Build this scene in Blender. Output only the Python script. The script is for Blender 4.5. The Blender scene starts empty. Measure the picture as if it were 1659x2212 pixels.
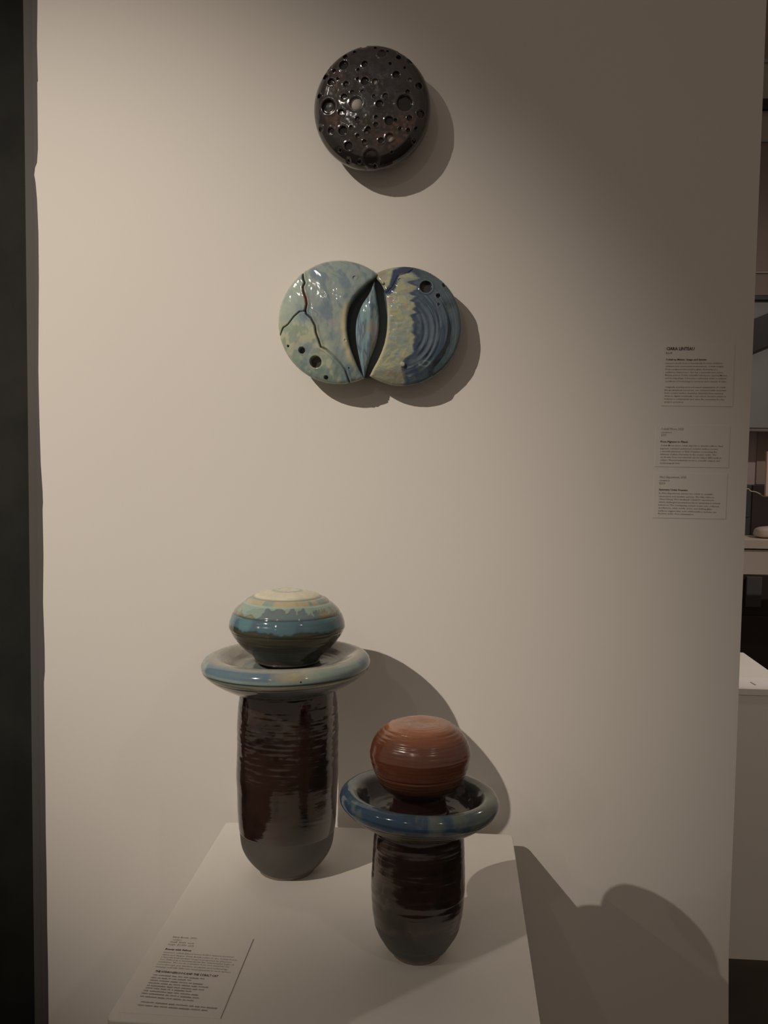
import bpy, bmesh, math, random
import numpy as np
from mathutils import Matrix, Vector

# ---------------------------------------------------------------- camera
C = bpy.context.scene.collection
SC = bpy.context.scene
IW, IH, F = 1659.0, 2212.0, 2040.0
RM = np.array([[0.9971293, -0.0191583, 0.0732537],
               [0.0743803, 0.0668203, -0.9949888],
               [0.0141675, 0.9975811, 0.0680535]])
CP = np.array([0.0, -1.6, 1.6])
cam_d = bpy.data.cameras.new('camera'); cam = bpy.data.objects.new('camera', cam_d); C.objects.link(cam)
cam.matrix_world = Matrix.Translation(CP.tolist()) @ Matrix(RM.tolist()).to_4x4()
cam_d.sensor_fit = 'VERTICAL'; cam_d.sensor_height = 36; cam_d.lens = 36 * F / IH
cam_d.clip_start = 0.05
SC.camera = cam

# ---------------------------------------------------------------- light
world = bpy.data.worlds.new('world'); SC.world = world; world.use_nodes = True
bg = world.node_tree.nodes['Background']
bg.inputs[0].default_value = (1.0, 0.80, 0.64, 1); bg.inputs[1].default_value = 0.145

def spot(name, loc, target, power, size_deg, blend, radius, col):
    d = bpy.data.lights.new(name, 'SPOT'); o = bpy.data.objects.new(name, d); C.objects.link(o)
    d.energy = power; d.spot_size = math.radians(size_deg); d.spot_blend = blend
    d.shadow_soft_size = radius; d.color = col
    o.location = loc
    o.rotation_euler = (Vector(target) - Vector(loc)).to_track_quat('-Z', 'Y').to_euler()
    return o
spot('key_spot', (-2.40, -2.9, 3.87), (-0.54, 0, 1.58), 490, 24.9, 1.0, 0.016, (1.0, 0.885, 0.755))
spot('second_spot', (-3.3, -2.62, 3.4), (-0.12, -0.45, 0.95), 17, 16, 1.0, 0.02, (1.0, 0.88, 0.76))
spot('rear_spot', (2.06, 1.54, 3.4), (0.05, -0.45, 0.95), 45, 40, 0.6, 0.02, (1.0, 0.88, 0.76))
spot('right_spot', (1.9, -2.9, 3.6), (-0.05, -0.4, 1.2), 15, 20, 1.0, 0.03, (1.0, 0.9, 0.8))
spot('centre_spot', (-1.2, -4.2, 3.5), (-0.4, 0, 1.5), 13, 34, 1.0, 0.03, (1.0, 0.9, 0.8))
spot('room_fill', (2.6, 1.2, 3.3), (0.98, 1.9, 0.87), 130, 30, 0.8, 0.03, (1.0, 0.88, 0.78))  # added unseen lamp, brightens the top of the second plinth
spot('shelf_fill', (2.8, 1.0, 3.5), (1.6, 3.4, 1.7), 110, 62, 1.0, 0.03, (1.0, 0.88, 0.78))  # added unseen fill, lifts the far screen and shelf
spot('aisle_fill', (1.9, -1.0, 3.4), (1.15, 1.4, 0.5), 40, 44, 0.9, 0.03, (1.0, 0.86, 0.74))  # fill added out of view for the second plinth's front and the screen
SC.view_settings.view_transform = 'Standard'; SC.view_settings.look = 'None'
SC.view_settings.gamma = 1.0; SC.view_settings.exposure = 0.0
SC.view_settings.use_curve_mapping = False

# ---------------------------------------------------------------- helpers
def ray(px, py): return RM @ np.array([px - IW/2, -(py - IH/2), -F])
def onY(px, py, y=0.0):
    d = ray(px, py); t = (y - CP[1]) / d[1]; return CP + t*d
def onZ(px, py, z):
    d = ray(px, py); t = (z - CP[2]) / d[2]; return CP + t*d
def s2l(c): return tuple(((v/255)/12.92 if v/255 <= 0.04045 else ((v/255+0.055)/1.055)**2.4) for v in c)
def L3(c): return np.array(s2l(c))

def tag(o, label=None, cat=None, group=None, kind=None):
    if label: o['label'] = label
    if cat: o['category'] = cat
    if group: o['group'] = group
    if kind: o['kind'] = kind
    return o
def empty(name, loc):
    o = bpy.data.objects.new(name, None); o.location = loc; o.empty_display_size = 0.05; C.objects.link(o); return o
def link(name, me, mat, parent=None, smooth=False):
    o = bpy.data.objects.new(name, me); C.objects.link(o)
    if mat: me.materials.append(mat)
    if parent is not None:
        o.parent = parent; o.matrix_parent_inverse = Matrix.Translation(-Vector(parent.location))
    if smooth: me.polygons.foreach_set('use_smooth', [True]*len(me.polygons))
    return o
def mesh_np(name, V, Fc, col=None):
    me = bpy.data.meshes.new(name)
    me.from_pydata([tuple(v) for v in V.tolist()] if isinstance(V, np.ndarray) else V, [], Fc)
    if col is not None:
        a = me.color_attributes.new('glaze', 'FLOAT_COLOR', 'POINT')
        cc = np.ones((len(V), 4), np.float32); cc[:, :3] = np.clip(col, 0.001, 1)
        a.data.foreach_set('color', cc.ravel())
    me.update(); return me
def box(name, x0, x1, y0, y1, z0, z1, mat, parent=None, bevel=0.0, seg=2):
    bm = bmesh.new(); bmesh.ops.create_cube(bm, size=1)
    for v in bm.verts:
        v.co = Vector(((x0+x1)/2 + v.co.x*(x1-x0), (y0+y1)/2 + v.co.y*(y1-y0), (z0+z1)/2 + v.co.z*(z1-z0)))
    if bevel: bmesh.ops.bevel(bm, geom=bm.edges[:], offset=bevel, segments=seg, affect='EDGES', profile=0.5)
    me = bpy.data.meshes.new(name); bm.to_mesh(me); bm.free()
    return link(name, me, mat, parent)
def prism(name, pts, axis, a0, a1, mat, parent=None, bevel=0.0):
    """polygon pts extruded along an axis ('y': pts are x,z ; 'z': pts are x,y ; 'x': pts are y,z)"""
    def P(p, a): return {'y': (p[0], a, p[1]), 'z': (p[0], p[1], a), 'x': (a, p[0], p[1])}[axis]
    bm = bmesh.new()
    A = [bm.verts.new(P(p, a0)) for p in pts]; B = [bm.verts.new(P(p, a1)) for p in pts]
    n = len(pts)
    bm.faces.new(A); bm.faces.new(B[::-1])
    for i in range(n): bm.faces.new((A[i], B[i], B[(i+1) % n], A[(i+1) % n]))
    bmesh.ops.recalc_face_normals(bm, faces=bm.faces[:])
    if bevel:
        es = [e for e in bm.edges if abs(P((0, 0), 1)[0]) >= 0 and (e.verts[0] in A) == (e.verts[1] in A) and (e.verts[0] in B)]
        bmesh.ops.bevel(bm, geom=es, offset=bevel, segments=2, affect='EDGES', profile=0.5)
    me = bpy.data.meshes.new(name); bm.to_mesh(me); bm.free()
    return link(name, me, mat, parent)

# numpy value noise
_rng = np.random.default_rng(7)
_T = _rng.random((64, 64, 64)).astype(np.float32)
def vnoise(x, y, z):
    xi, yi, zi = np.floor(x).astype(int), np.floor(y).astype(int), np.floor(z).astype(int)
    fx, fy, fz = x-xi, y-yi, z-zi
    fx, fy, fz = [t*t*(3-2*t) for t in (fx, fy, fz)]
    g = lambda a, b, c: _T[(xi+a) & 63, (yi+b) & 63, (zi+c) & 63]
    l = lambda a, b, t: a + (b-a)*t
    return l(l(l(g(0,0,0), g(1,0,0), fx), l(g(0,1,0), g(1,1,0), fx), fy),
             l(l(g(0,0,1), g(1,0,1), fx), l(g(0,1,1), g(1,1,1), fx), fy), fz)
def fbm(x, y, z, o=4):
    s = 0; a = 0.5; n = 0
    for i in range(o):
        k = 2.03**i
        s = s + a*vnoise(x*k+11.3*i, y*k+5.7*i, z*k+3.1*i); n += a; a *= 0.5
    return s/n
def sm(a, b, x): t = np.clip((x-a)/(b-a), 0, 1); return t*t*(3-2*t)
def mix(c, d, t):
    t = np.asarray(t)[..., None]; return c*(1-t) + d*t

# ---------------------------------------------------------------- materials
def mat_base(name):
    m = bpy.data.materials.new(name); m.use_nodes = True
    return m, m.node_tree, m.node_tree.nodes['Principled BSDF']
def paint(name, col, rough=0.7, var=0.04, scale=6.0, bump=0.02, bscale=350.0, spec=0.3):
    m, nt, b = mat_base(name); N = nt.nodes
    tc = N.new('ShaderNodeTexCoord'); no = N.new('ShaderNodeTexNoise'); no.inputs['Scale'].default_value = scale
    no.inputs['Detail'].default_value = 5
    nt.links.new(tc.outputs['Object'], no.inputs['Vector'])
    cr = N.new('ShaderNodeValToRGB'); e = cr.color_ramp.elements
    e[0].position = 0.3; e[1].position = 0.7
    e[0].color = tuple(max(0, c*(1-var)) for c in col) + (1,); e[1].color = tuple(min(1, c*(1+var)) for c in col) + (1,)
    nt.links.new(no.outputs[0], cr.inputs[0]); nt.links.new(cr.outputs[0], b.inputs['Base Color'])
    b.inputs['Roughness'].default_value = rough; b.inputs['Specular IOR Level'].default_value = spec
    if bump:
        n2 = N.new('ShaderNodeTexNoise'); n2.inputs['Scale'].default_value = bscale
        nt.links.new(tc.outputs['Object'], n2.inputs['Vector'])
        bp = N.new('ShaderNodeBump'); bp.inputs['Strength'].default_value = bump*10; bp.inputs['Distance'].default_value = 0.0004
        nt.links.new(n2.outputs[0], bp.inputs['Height']); nt.links.new(bp.outputs[0], b.inputs['Normal'])
    return m
def glaze(name, rough=0.1, ior=1.6, metallic=0.0, bump=0.25, bscale=60.0, mottled=0.10, coat=0.0, stretch=(1, 1, 1), matte_below=None, rough2=0.55):
    m, nt, b = mat_base(name); N = nt.nodes; K = nt.links
    at = N.new('ShaderNodeAttribute'); at.attribute_name = 'glaze'
    tc = N.new('ShaderNodeTexCoord'); mp = N.new('ShaderNodeMapping'); mp.inputs['Scale'].default_value = stretch
    K.new(tc.outputs['Object'], mp.inputs[0])
    no = N.new('ShaderNodeTexNoise'); no.inputs['Scale'].default_value = 180; no.inputs['Detail'].default_value = 6
    K.new(mp.outputs[0], no.inputs['Vector'])
    mr = N.new('ShaderNodeMapRange'); mr.inputs[3].default_value = 1-mottled*2; mr.inputs[4].default_value = 1+mottled*2
    K.new(no.outputs[0], mr.inputs[0])
    mx = N.new('ShaderNodeMix'); mx.data_type = 'RGBA'; mx.blend_type = 'MULTIPLY'; mx.inputs[0].default_value = 1
    K.new(at.outputs['Color'], mx.inputs[6]); K.new(mr.outputs[0], mx.inputs[7])
    K.new(mx.outputs[2], b.inputs['Base Color'])
    n2 = N.new('ShaderNodeTexNoise'); n2.inputs['Scale'].default_value = bscale; n2.inputs['Detail'].default_value = 3
    K.new(mp.outputs[0], n2.inputs['Vector'])
    bp = N.new('ShaderNodeBump'); bp.inputs['Strength'].default_value = bump; bp.inputs['Distance'].default_value = 0.001
    K.new(n2.outputs[0], bp.inputs['Height']); K.new(bp.outputs[0], b.inputs['Normal'])
    b.inputs['Roughness'].default_value = rough; b.inputs['IOR'].default_value = ior; b.inputs['Metallic'].default_value = metallic
    b.inputs['Coat Weight'].default_value = coat; b.inputs['Coat Roughness'].default_value = 0.05
    if matte_below is not None:
        sx = N.new('ShaderNodeSeparateXYZ'); K.new(tc.outputs['Object'], sx.inputs[0])
        m2 = N.new('ShaderNodeMapRange'); m2.inputs[1].default_value = matte_below-0.001; m2.inputs[2].default_value = matte_below+0.001
        m2.inputs[3].default_value = rough2; m2.inputs[4].default_value = rough
        K.new(sx.outputs[2], m2.inputs[0]); K.new(m2.outputs[0], b.inputs['Roughness'])
    return m
WHITE = (0.80, 0.765, 0.72)
M_wall = paint('wall_paint', WHITE, 0.75, 0.012, 3.0, 0.03, 260)
M_plinth = paint('plinth_paint', (0.78, 0.75, 0.70), 0.55, 0.02, 4.0, 0.02, 200)
M_trim = paint('grey_trim', (0.092, 0.088, 0.084), 0.7, 0.05, 5.0, 0.02)
M_trimd = paint('grey_trim_dark', (0.095, 0.085, 0.088), 0.7, 0.05, 5.0, 0.02)
M_dark = paint('wall_in_shade', (0.016, 0.0165, 0.014), 0.8, 0.35, 9.0, 0.03)  # shade on the recessed side wall is put into this dark colour
M_floor = paint('dark_floor', (0.035, 0.024, 0.018), 0.5, 0.3, 3.0, 0.03, 60)
M_card = paint('label_card', (0.80, 0.765, 0.72), 0.5, 0.01, 5.0, 0.0)
M_ink = paint('label_ink', (0.26, 0.23, 0.21), 0.8, 0.0, 5.0, 0.0)
M_ink2 = paint('label_ink_pale', (0.36, 0.335, 0.31), 0.8, 0.0, 5.0, 0.0)
M_inkb = paint('label_ink_bold', (0.06, 0.05, 0.045), 0.8, 0.0, 5.0, 0.0)
M_edge = paint('label_edge', (0.68, 0.64, 0.595), 0.7, 0.0, 5.0, 0.0)
M_edged = paint('label_edge_dark', (0.30, 0.28, 0.25), 0.7, 0.0, 5.0, 0.0)
M_far = paint('far_wall_paint', (0.34, 0.30, 0.265), 0.85, 0.06, 1.5, 0.03, 90)
M_fard = paint('far_wall_brown', (0.22, 0.175, 0.155), 0.85, 0.12, 1.5, 0.03, 90)
M_black = paint('black_metal', (0.012, 0.011, 0.013), 0.5, 0.2, 6, 0.02)
M_slate = paint('slate_panel', (0.25, 0.26, 0.245), 0.7, 0.1, 2, 0.02)
M_mauve = paint('mauve_panel', (0.42, 0.34, 0.33), 0.7, 0.06, 2, 0.02)
M_shelf = paint('shelf_paint', (0.62, 0.54, 0.47), 0.6, 0.03, 4, 0.02)
M_teal = paint('dark_teal_panel', (0.055, 0.065, 0.062), 0.6, 0.1, 4, 0.02)
M_brownd = paint('dark_brown', (0.045, 0.034, 0.030), 0.6, 0.2, 4, 0.02)
M_copper = paint('pale_copper', (0.75, 0.55, 0.44), 0.35, 0.05, 9, 0.02)

# ---------------------------------------------------------------- setting
le = [(81,-60),(81,0),(80,100),(82,175),(80.5,178),(82,320),(80,352),(76,362),(74,378),(77,395),(80,430),(83,500),(84,600),(83,800),(85,900),(88,1000),
      (92,1060),(93,1085),(92,1100),(94,1200),(93,1300),(96.5,1400),(97,1450),(95,1475),(96.5,1600),(98,1700),(99,1800),(101,1900),(102,2000),(104,2100),(105,2212),(106,2300)]
pl = [onY(x, y) for x, y in le]
re_ = [(1573.5,2250),(1574,2060),(1580,1900),(1588,1700),(1593.5,1550),(1603,1300),(1612,1080),(1618,950),(1626,760),(1633.5,560),(1641,380),(1646.5,240),(1656,0)]
pr = [onY(x, y) for x, y in re_]
poly = [(p[0], p[2]) for p in pl] + [(-0.718, 0.0), (0.484, 0.0)] + [(p[0], p[2]) for p in pr] + [(0.484, 2.95), (-0.718, 2.95)]
w = prism('wall_back', poly, 'y', 0.0, 0.09, M_wall); tag(w, kind='structure')
t = box('trim_1', -0.7325, -0.70, 0.012, 0.08, 0.0, 2.95, M_trimd, bevel=0.001); tag(t, kind='structure')
t = box('trim_2', -0.7495, -0.7325, 0.016, 0.08, 0.0, 2.95, M_trim, bevel=0.0015); tag(t, kind='structure')
w = box('wall_left', -2.4, -0.7495, 0.10, 0.2, 0.0, 2.95, M_dark); tag(w, kind='structure')
fl = box('floor', -4.0, 5.0, -5.0, 6.2, -0.05, 0.0, M_floor); tag(fl, kind='structure')

# ---------------------------------------------------------------- white plinth
ZT = 0.95
px0, px1, py0, py1 = -0.3812, 0.1098, -0.600, -0.031
def rounded(x0, x1, y0, y1, r, n=6):
    out = []
    for cx_, cy_, a in ((x1-r, y1-r, 0), (x0+r, y1-r, 90), (x0+r, y0+r, 180), (x1-r, y0+r, 270)):
        for k in range(n+1):
            t_ = math.radians(a + 90*k/n); out.append((cx_ + r*math.cos(t_), cy_ + r*math.sin(t_)))
    return out
pln = empty('display_plinth', ((px0+px1)/2, (py0+py1)/2, 0))
tag(pln, 'white painted square plinth carrying the two tall ceramic vessels', 'plinth')
prism('body', rounded(px0+0.0015, px1-0.0015, py0+0.0015, py1-0.0015, 0.008), 'z', 0.0, ZT-0.018, M_plinth, pln)
prism('top_panel', rounded(px0, px1, py0, py1, 0.009), 'z', ZT-0.018, ZT, M_plinth, pln, bevel=0.0015)

# ---------------------------------------------------------------- lettering
def text_mesh(s, bold=0.0):
    cu = bpy.data.curves.new('t', 'FONT'); cu.body = s; cu.size = 1.0; cu.resolution_u = 1; cu.offset = bold
    ob = bpy.data.objects.new('t', cu); C.objects.link(ob)
    dg = bpy.context.evaluated_depsgraph_get(); me = bpy.data.meshes.new_from_object(ob.evaluated_get(dg))
    bpy.data.objects.remove(ob); bpy.data.curves.remove(cu)
    return me
class Lines:
    def __init__(s, plane, normal): s.bm = bmesh.new(); s.plane = plane; s.n = Vector(normal)
    def frame(s, a, b):
        P0 = Vector(s.plane(*a)); P1 = Vector(s.plane(*b)); X = (P1-P0); w_ = X.length; X.normalize()
        Y = s.n.cross(X); return P0, X, Y, w_
    def add(s, txt, a, b, h, bold=0.0):
        P0, X, Y, w_ = s.frame(a, b)
        me = text_mesh(txt, bold)
        xs = [v.co.x for v in me.vertices]; x0, x1 = min(xs), max(xs)
        kx = w_/(x1-x0)
        for v in me.vertices:
            x, y = (v.co.x-x0)*kx, (v.co.y-0.26)*h/0.72
            v.co = P0 + X*x + Y*y + s.n*0.0009
        s.bm.from_mesh(me); bpy.data.meshes.remove(me)
    def dashes(s, words, a, b, h):
        P0, X, Y, w_ = s.frame(a, b); tot = sum(words) + (len(words)-1)*0.9; k = w_/tot; x = 0
        for i, wd in enumerate(words):
            n = max(2, int(wd*1.5)); top = []; bot = []
            for j in range(n+1):
                u = x + wd*k*j/n; q = ((i*7+j*5) % 4)/4.0
                top.append(s.bm.verts.new(P0 + X*u + Y*(h*(0.20+0.26*q)) + s.n*0.0009))
                bot.append(s.bm.verts.new(P0 + X*u + Y*(-h*(0.22+0.10*((j*3+i) % 3))) + s.n*0.0009))
            for j in range(n): s.bm.faces.new((bot[j], bot[j+1], top[j+1], top[j]))
            x += (wd+0.9)*k
    def done(s, name, mat, parent):
        me = bpy.data.meshes.new(name); s.bm.to_mesh(me); s.bm.free(); return link(name, me, mat, parent)
wallp = lambda x, y: onY(x, y, 0.0)
def wall_card(label, x0, y0, x1, y1, titles, heads, body):
    a, b = onY(x0, y0), onY(x1, y1)
    e = empty('wall_label', ((a[0]+b[0])/2, 0, min(a[2], b[2]))); tag(e, label, 'label card', 'text labels on the white partition')
    box('card', a[0], b[0], -0.0004, 0.0, b[2], a[2], M_wall, e)
    box('border', b[0], b[0]+0.0007, -0.0007, 0.0, b[2], a[2], M_edge, e)
    box('border', a[0], b[0], -0.0007, 0.0, b[2]-0.0007, b[2], M_edge, e)
    if titles:
        L = Lines(wallp, (0, -1, 0))
        for t_, x, y, xe, ye, h in titles: L.add(t_, (x, y), (xe, ye), h)
        L.done('caption', M_ink, e)
    L = Lines(wallp, (0, -1, 0))
    for t_, x, y, xe, ye, h in heads: L.add(t_, (x, y), (xe, ye), h, 0.02)
    L.done('heading', M_inkb, e)
    L = Lines(wallp, (0, -1, 0))
    for t_, x, y, xe, ye in body: L.add(t_, (x, y), (xe, ye), 0.0026, 0.004)
    L.done('body_text', M_ink, e)
wall_card('top text label with bold name heading, highest at right edge of partition', 1432, 744, 1582, 877.5,
    [('Banff', 1438.5, 763, 1452, 763, 0.0031)],
    [('CIARA LINTEAU', 1439, 753.8, 1500, 754.2, 0.0052), ('Cobalt as Matter, Image and System', 1438, 777, 1525.5, 777.2, 0.0030)],
    [("Linteau's works form a thematically focused exhibition", 1437.5, 784.8, 1560.5, 785),
     ('additives and constructed environments. Cobalt weights', 1437.5, 791.4, 1563, 792),
     ('from a pigment historical in glaze chemistry is a', 1437, 797.8, 1549.5, 798.4),
     ('additions chiaroscuro, this has a materials and colour', 1437.3, 804.3, 1562, 805),
     ('fantasy passed. Forms scientific references, (Space) Moves,', 1436.5, 810.4, 1570.5, 811.6),
     ('and moving image. It becomes a planetary under a complex', 1436.5, 817, 1569, 817.8),
     ('conditions of technology in resources and a system of value.', 1436.5, 823.8, 1569.5, 824.6),
     ('Originally developed as a focused examination of cobalt', 1436, 836.4, 1567, 837.2),
     ('the geographical resources, one reviewed with uncertain', 1435, 842.6, 1568.5, 843.8),
     ('form ceramic surface chemistry. Extended from material', 1435, 849, 1561.5, 850.4),
     ('down to digital complexity. I use colour, because nature is', 1434.8, 855.4, 1567.5, 856.8),
     ('believes a complement and value the necessary for the', 1435, 861.8, 1564, 863.4),
     ("artist's practice", 1434.5, 868.4, 1476, 868.8)])
wall_card('middle text label of the three on the partition, one line dated 2025', 1417, 918, 1573, 1009.5,
    [('Cobalt Moon, 2025', 1428, 926.6, 1476.5, 927.2, 0.0036), ('ceramics', 1427.7, 934, 1451.6, 934.2, 0.0030), ('$175', 1428, 940, 1438.8, 940.4, 0.0036)],
    [('From Pigment to Planet', 1426.8, 954.3, 1485.6, 954.8, 0.0032)],
    [('Cobalt Moon traces cobalt deposits to wonder with no dead', 1426.5, 962.2, 1561, 964),
     ('pigment. Linteau\'s patterned ceramic surface evokes', 1426, 968.8, 1550.5, 970.4),
     ('a moonlit planetary or field of matter, connecting the', 1426, 975, 1548.6, 976.6),
     ('intimacy of glaze chemistry to the cosmic order. The', 1426, 981.2, 1547, 983),
     ('work asks how one material can be valued differently in', 1426, 987.4, 1557.6, 989.6),
     ('culture. Thereof industrial resource, scientific subject, and', 1425.4, 993.8, 1554.5, 996),
     ('technological item.', 1425, 1000.2, 1469, 1000.8)])
wall_card('lowest text label of the three on the partition', 1413, 1021.5, 1567, 1120.5,
    [("Wu's Experiment, 2025", 1424.5, 1030.8, 1482, 1031.4, 0.0036), ('ceramics', 1424, 1037.7, 1446.4, 1038, 0.0030), ('$250', 1424, 1044, 1436.8, 1044.2, 0.0036)],
    [('Symmetry Under Pressure', 1423, 1057.6, 1485, 1059.2, 0.0032)],
    [("In Wu's Experiment, Linteau ties cobalt to scientific", 1423, 1065.2, 1539.6, 1068),
     ('observation and unstable systems. The title refers to', 1422.8, 1072, 1542.5, 1074.6),
     ("Chien-Shiung Wu's landmark cobalt-60 experiment,", 1422.8, 1078, 1542, 1080.8),
     ('which challenged assumptions about symmetry in natural', 1422.6, 1084.4, 1555, 1087.6),
     ('behaviour. The overlapping ceramic forms echo collisions', 1422, 1090.6, 1552.5, 1094.2),
     ('and fissions, while cracks, holes, and shifting glaze', 1422, 1096.8, 1537.5, 1100),
     ('surfaces suggest that even stable-surface systems can', 1421.6, 1103.2, 1547, 1106.6),
     ('fracture under close examination.', 1421, 1109, 1498.5, 1111.4)])

# label lying on the plinth
plp = lambda x, y: onZ(220 + x/4.608, 2000 + y/4.608, ZT)
pc = [plp(1508, 133), plp(1180, 925), plp(110, 850), plp(615, 20)]
e = empty('plinth_label', (float(pc[2][0]), float(pc[2][1]), ZT)); tag(e, 'flat text label lying at the front left corner of the plinth top', 'label card')
a_, b_ = pc[0], pc[1]
wd = 0.118
dirv = (b_-a_)/np.linalg.norm(b_-a_); left = np.array([dirv[1], -dirv[0], 0])
if left[0] > 0: left = -left
quad = [a_, b_, b_+left*wd, a_+left*wd]
prism('card', [(float(q[0]), float(q[1])) for q in quad], 'z', ZT, ZT+0.0006, M_plinth, e)
ed = [a_, b_, b_-left*0.0006, a_-left*0.0006]
prism('border', [(float(q[0]), float(q[1])) for q in ed], 'z', ZT, ZT+0.0008, M_edged, e)
L = Lines(plp, (0, 0, 1))
L.add('Dirty Bomb, 2025', (708, 118), (945, 132), 0.0040); L.add('ceramic', (703, 143), (797, 149), 0.0034)
L.add('Small  $950  each', (680, 166), (915, 183), 0.0036); L.add('Large  $1,250  each', (662, 190), (915, 208), 0.0036)
L.done('caption', M_ink, e)
L = Lines(plp, (0, 0, 1))
L.add('Beauty with Fallout', (634, 237), (890, 255), 0.0040, 0.02); L.done('heading', M_inkb, e)
L = Lines(plp, (0, 0, 1))
L.add('THE HYDROGEN DOG AND THE COBALT CAT', (530, 459), (1155, 510), 0.0044, 0.02)
L.done('heading', M_inkb, e)
L = Lines(plp, (0, 0, 1))
for t_, p, q in [("Linteau's cobalt glazed forms hold a tension between", (615, 268), (1315, 318)),
        ('allure and danger. Dirty Bomb refers to the Cobalt bomb,', (603, 292), (1350, 350)),
        ('a hypothetical nuclear weapon proposed by physicist', (590, 315), (1290, 370)),
        ('Leo Szilard as a warning about the catastrophic logic of', (583, 338), (1315, 396)),
        ('escalation. The work considers how one material can', (560, 362), (1268, 416)),
        ('move through art, warfare, medicine and technology,', (545, 387), (1258, 443)),
        ('carrying radically different consequences in each system.', (528, 411), (1290, 471))]:
    L.add(t_, p, q, 0.0032, 0.004)
for wds, p, q in [((3,8,3,3,3,6,3), (510,492), (1022,535)), ((4,2,4,2,3,6,3), (490,520), (890,549)),
        ((6,7,5,6,2,7), (478,545), (1005,588)), ((8,5,2,5,6,4,7), (462,571), (1060,620)),
        ((2,10,4,4,7,3,4), (448,597), (1020,646)), ((5,4,4,2,1,7,4), (435,621), (890,661)),
        ((3,10,3,3,6,4), (415,648), (958,696)), ((4,10,2,4,1,7,4), (395,675), (965,726)),
        ((3,8,5,4,6,2,5), (380,705), (915,753)),
        ((9,8,4,8,3,3,3,7), (388,761), (1148,828)), ((4,5,3,5,6,7,6,4), (358,793), (1050,850))]:
    L.dashes(wds, p, q, 0.0030)
L.done('body_text', M_ink2, e)

# ---------------------------------------------------------------- lathe work
def catmull(P, n):
    P = np.array(P, float); Q = np.vstack([2*P[0]-P[1], P, 2*P[-1]-P[-2]])
    d = np.r_[0, np.cumsum(np.linalg.norm(np.diff(P, axis=0), axis=1))]
    u = np.linspace(0, d[-1], n); out = []
    for t_ in u:
        i = min(max(np.searchsorted(d, t_, side='right')-1, 0), len(P)-2); s = (t_-d[i])/(d[i+1]-d[i]+1e-9)
        p0, p1, p2, p3 = Q[i], Q[i+1], Q[i+2], Q[i+3]
        out.append(0.5*((2*p1)+(-p0+p2)*s+(2*p0-5*p1+4*p2-p3)*s*s+(-p0+3*p1-3*p2+p3)*s**3))
    return np.array(out)
def lathe(name, prof, centre, mat, parent, colfn, nseg=256, nrow=150, wob=0.0, ridge=None, tilt=(0, 0), seed=0, sub=True):
    """prof: (r, z) from bottom to top in metres relative to centre. theta = 0 looks towards the room (-Y)."""
    P = catmull(prof, nrow); P[:, 0] = np.maximum(P[:, 0], 0.0003)
    th = np.linspace(0, 2*np.pi, nseg, endpoint=False)
    TH, J = np.meshgrid(th, np.arange(nrow)); r = P[:, 0][J]; z = P[:, 1][J]
    tang = np.gradient(P, axis=0); tang /= np.linalg.norm(tang, axis=1)[:, None]+1e-9
    nr, nz = tang[:, 1][J], -tang[:, 0][J]
    s = np.r_[0, np.cumsum(np.linalg.norm(np.diff(P, axis=0), axis=1))][J]
    d = 0
    if wob: d = d + wob*(fbm(np.cos(TH)*1.5+9+seed, np.sin(TH)*1.5+9, z*14+seed)-0.5)*2
    if ridge is not None: d = d + ridge(TH, r, z, s)
    d = d*sm(0.0, 0.014, r)
    r2, z2 = r + nr*d, z + nz*d
    X = r2*np.sin(TH); Y = -r2*np.cos(TH)
    Z = z2 + X*math.tan(tilt[0]) + Y*math.tan(tilt[1])
    V = np.stack([X+centre[0], Y+centre[1], Z+centre[2]], -1).reshape(-1, 3)
    col = colfn(TH, r, z, s).reshape(-1, 3)
    Fc = []
    for j in range(nrow-1):
        a = j*nseg; b = a+nseg
        for i in range(nseg):
            k = (i+1) % nseg; Fc.append((a+i, a+k, b+k, b+i))
    Fc.append(tuple(range(nseg-1, -1, -1))); Fc.append(tuple((nrow-1)*nseg+i for i in range(nseg)))
    # object origin kept at the centre so that object coordinates are local
    V = V - np.array(centre)
    me = mesh_np(name, V, Fc, col); o = link(name, me, mat, parent, smooth=True)
    o.parent = parent; o.matrix_parent_inverse = Matrix.Translation(-Vector(parent.location)); o.location = centre
    return o
KA = 0.50
def A(*c):
    v = L3(c)/KA; g = v.mean(); return (v*0.80+g*0.20)

LX, LY = -0.2455, -0.1990
RX, RY = -0.0362, -0.4215
k = 0.000697   # metres per photograph pixel at the left vessel
kr = 0.000590  # at the right vessel

tall = empty('ceramic_vessel', (LX, LY, ZT))
tag(tall, 'taller dark brown glazed vessel with pale green collar and banded blue cream bulb top', 'sculpture', 'stacked ceramic vessels on the plinth')
short = empty('ceramic_vessel', (RX, RY, ZT))
tag(short, 'shorter dark vessel with blue dished collar and round rust brown bulb top', 'sculpture', 'stacked ceramic vessels on the plinth')

def fine_ridge(amp, f1, f2, seed=0):
    def fn(TH, r, z, s):
        n = fbm(s*f1+seed, np.cos(TH)*0.8+3, np.sin(TH)*0.8+3, 2)-0.5
        n2 = fbm(s*f2+seed, np.cos(TH)*1.6+3, np.sin(TH)*1.6+7, 2)-0.5
        return amp*(n*1.3 + n2*0.7)
    return fn
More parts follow.
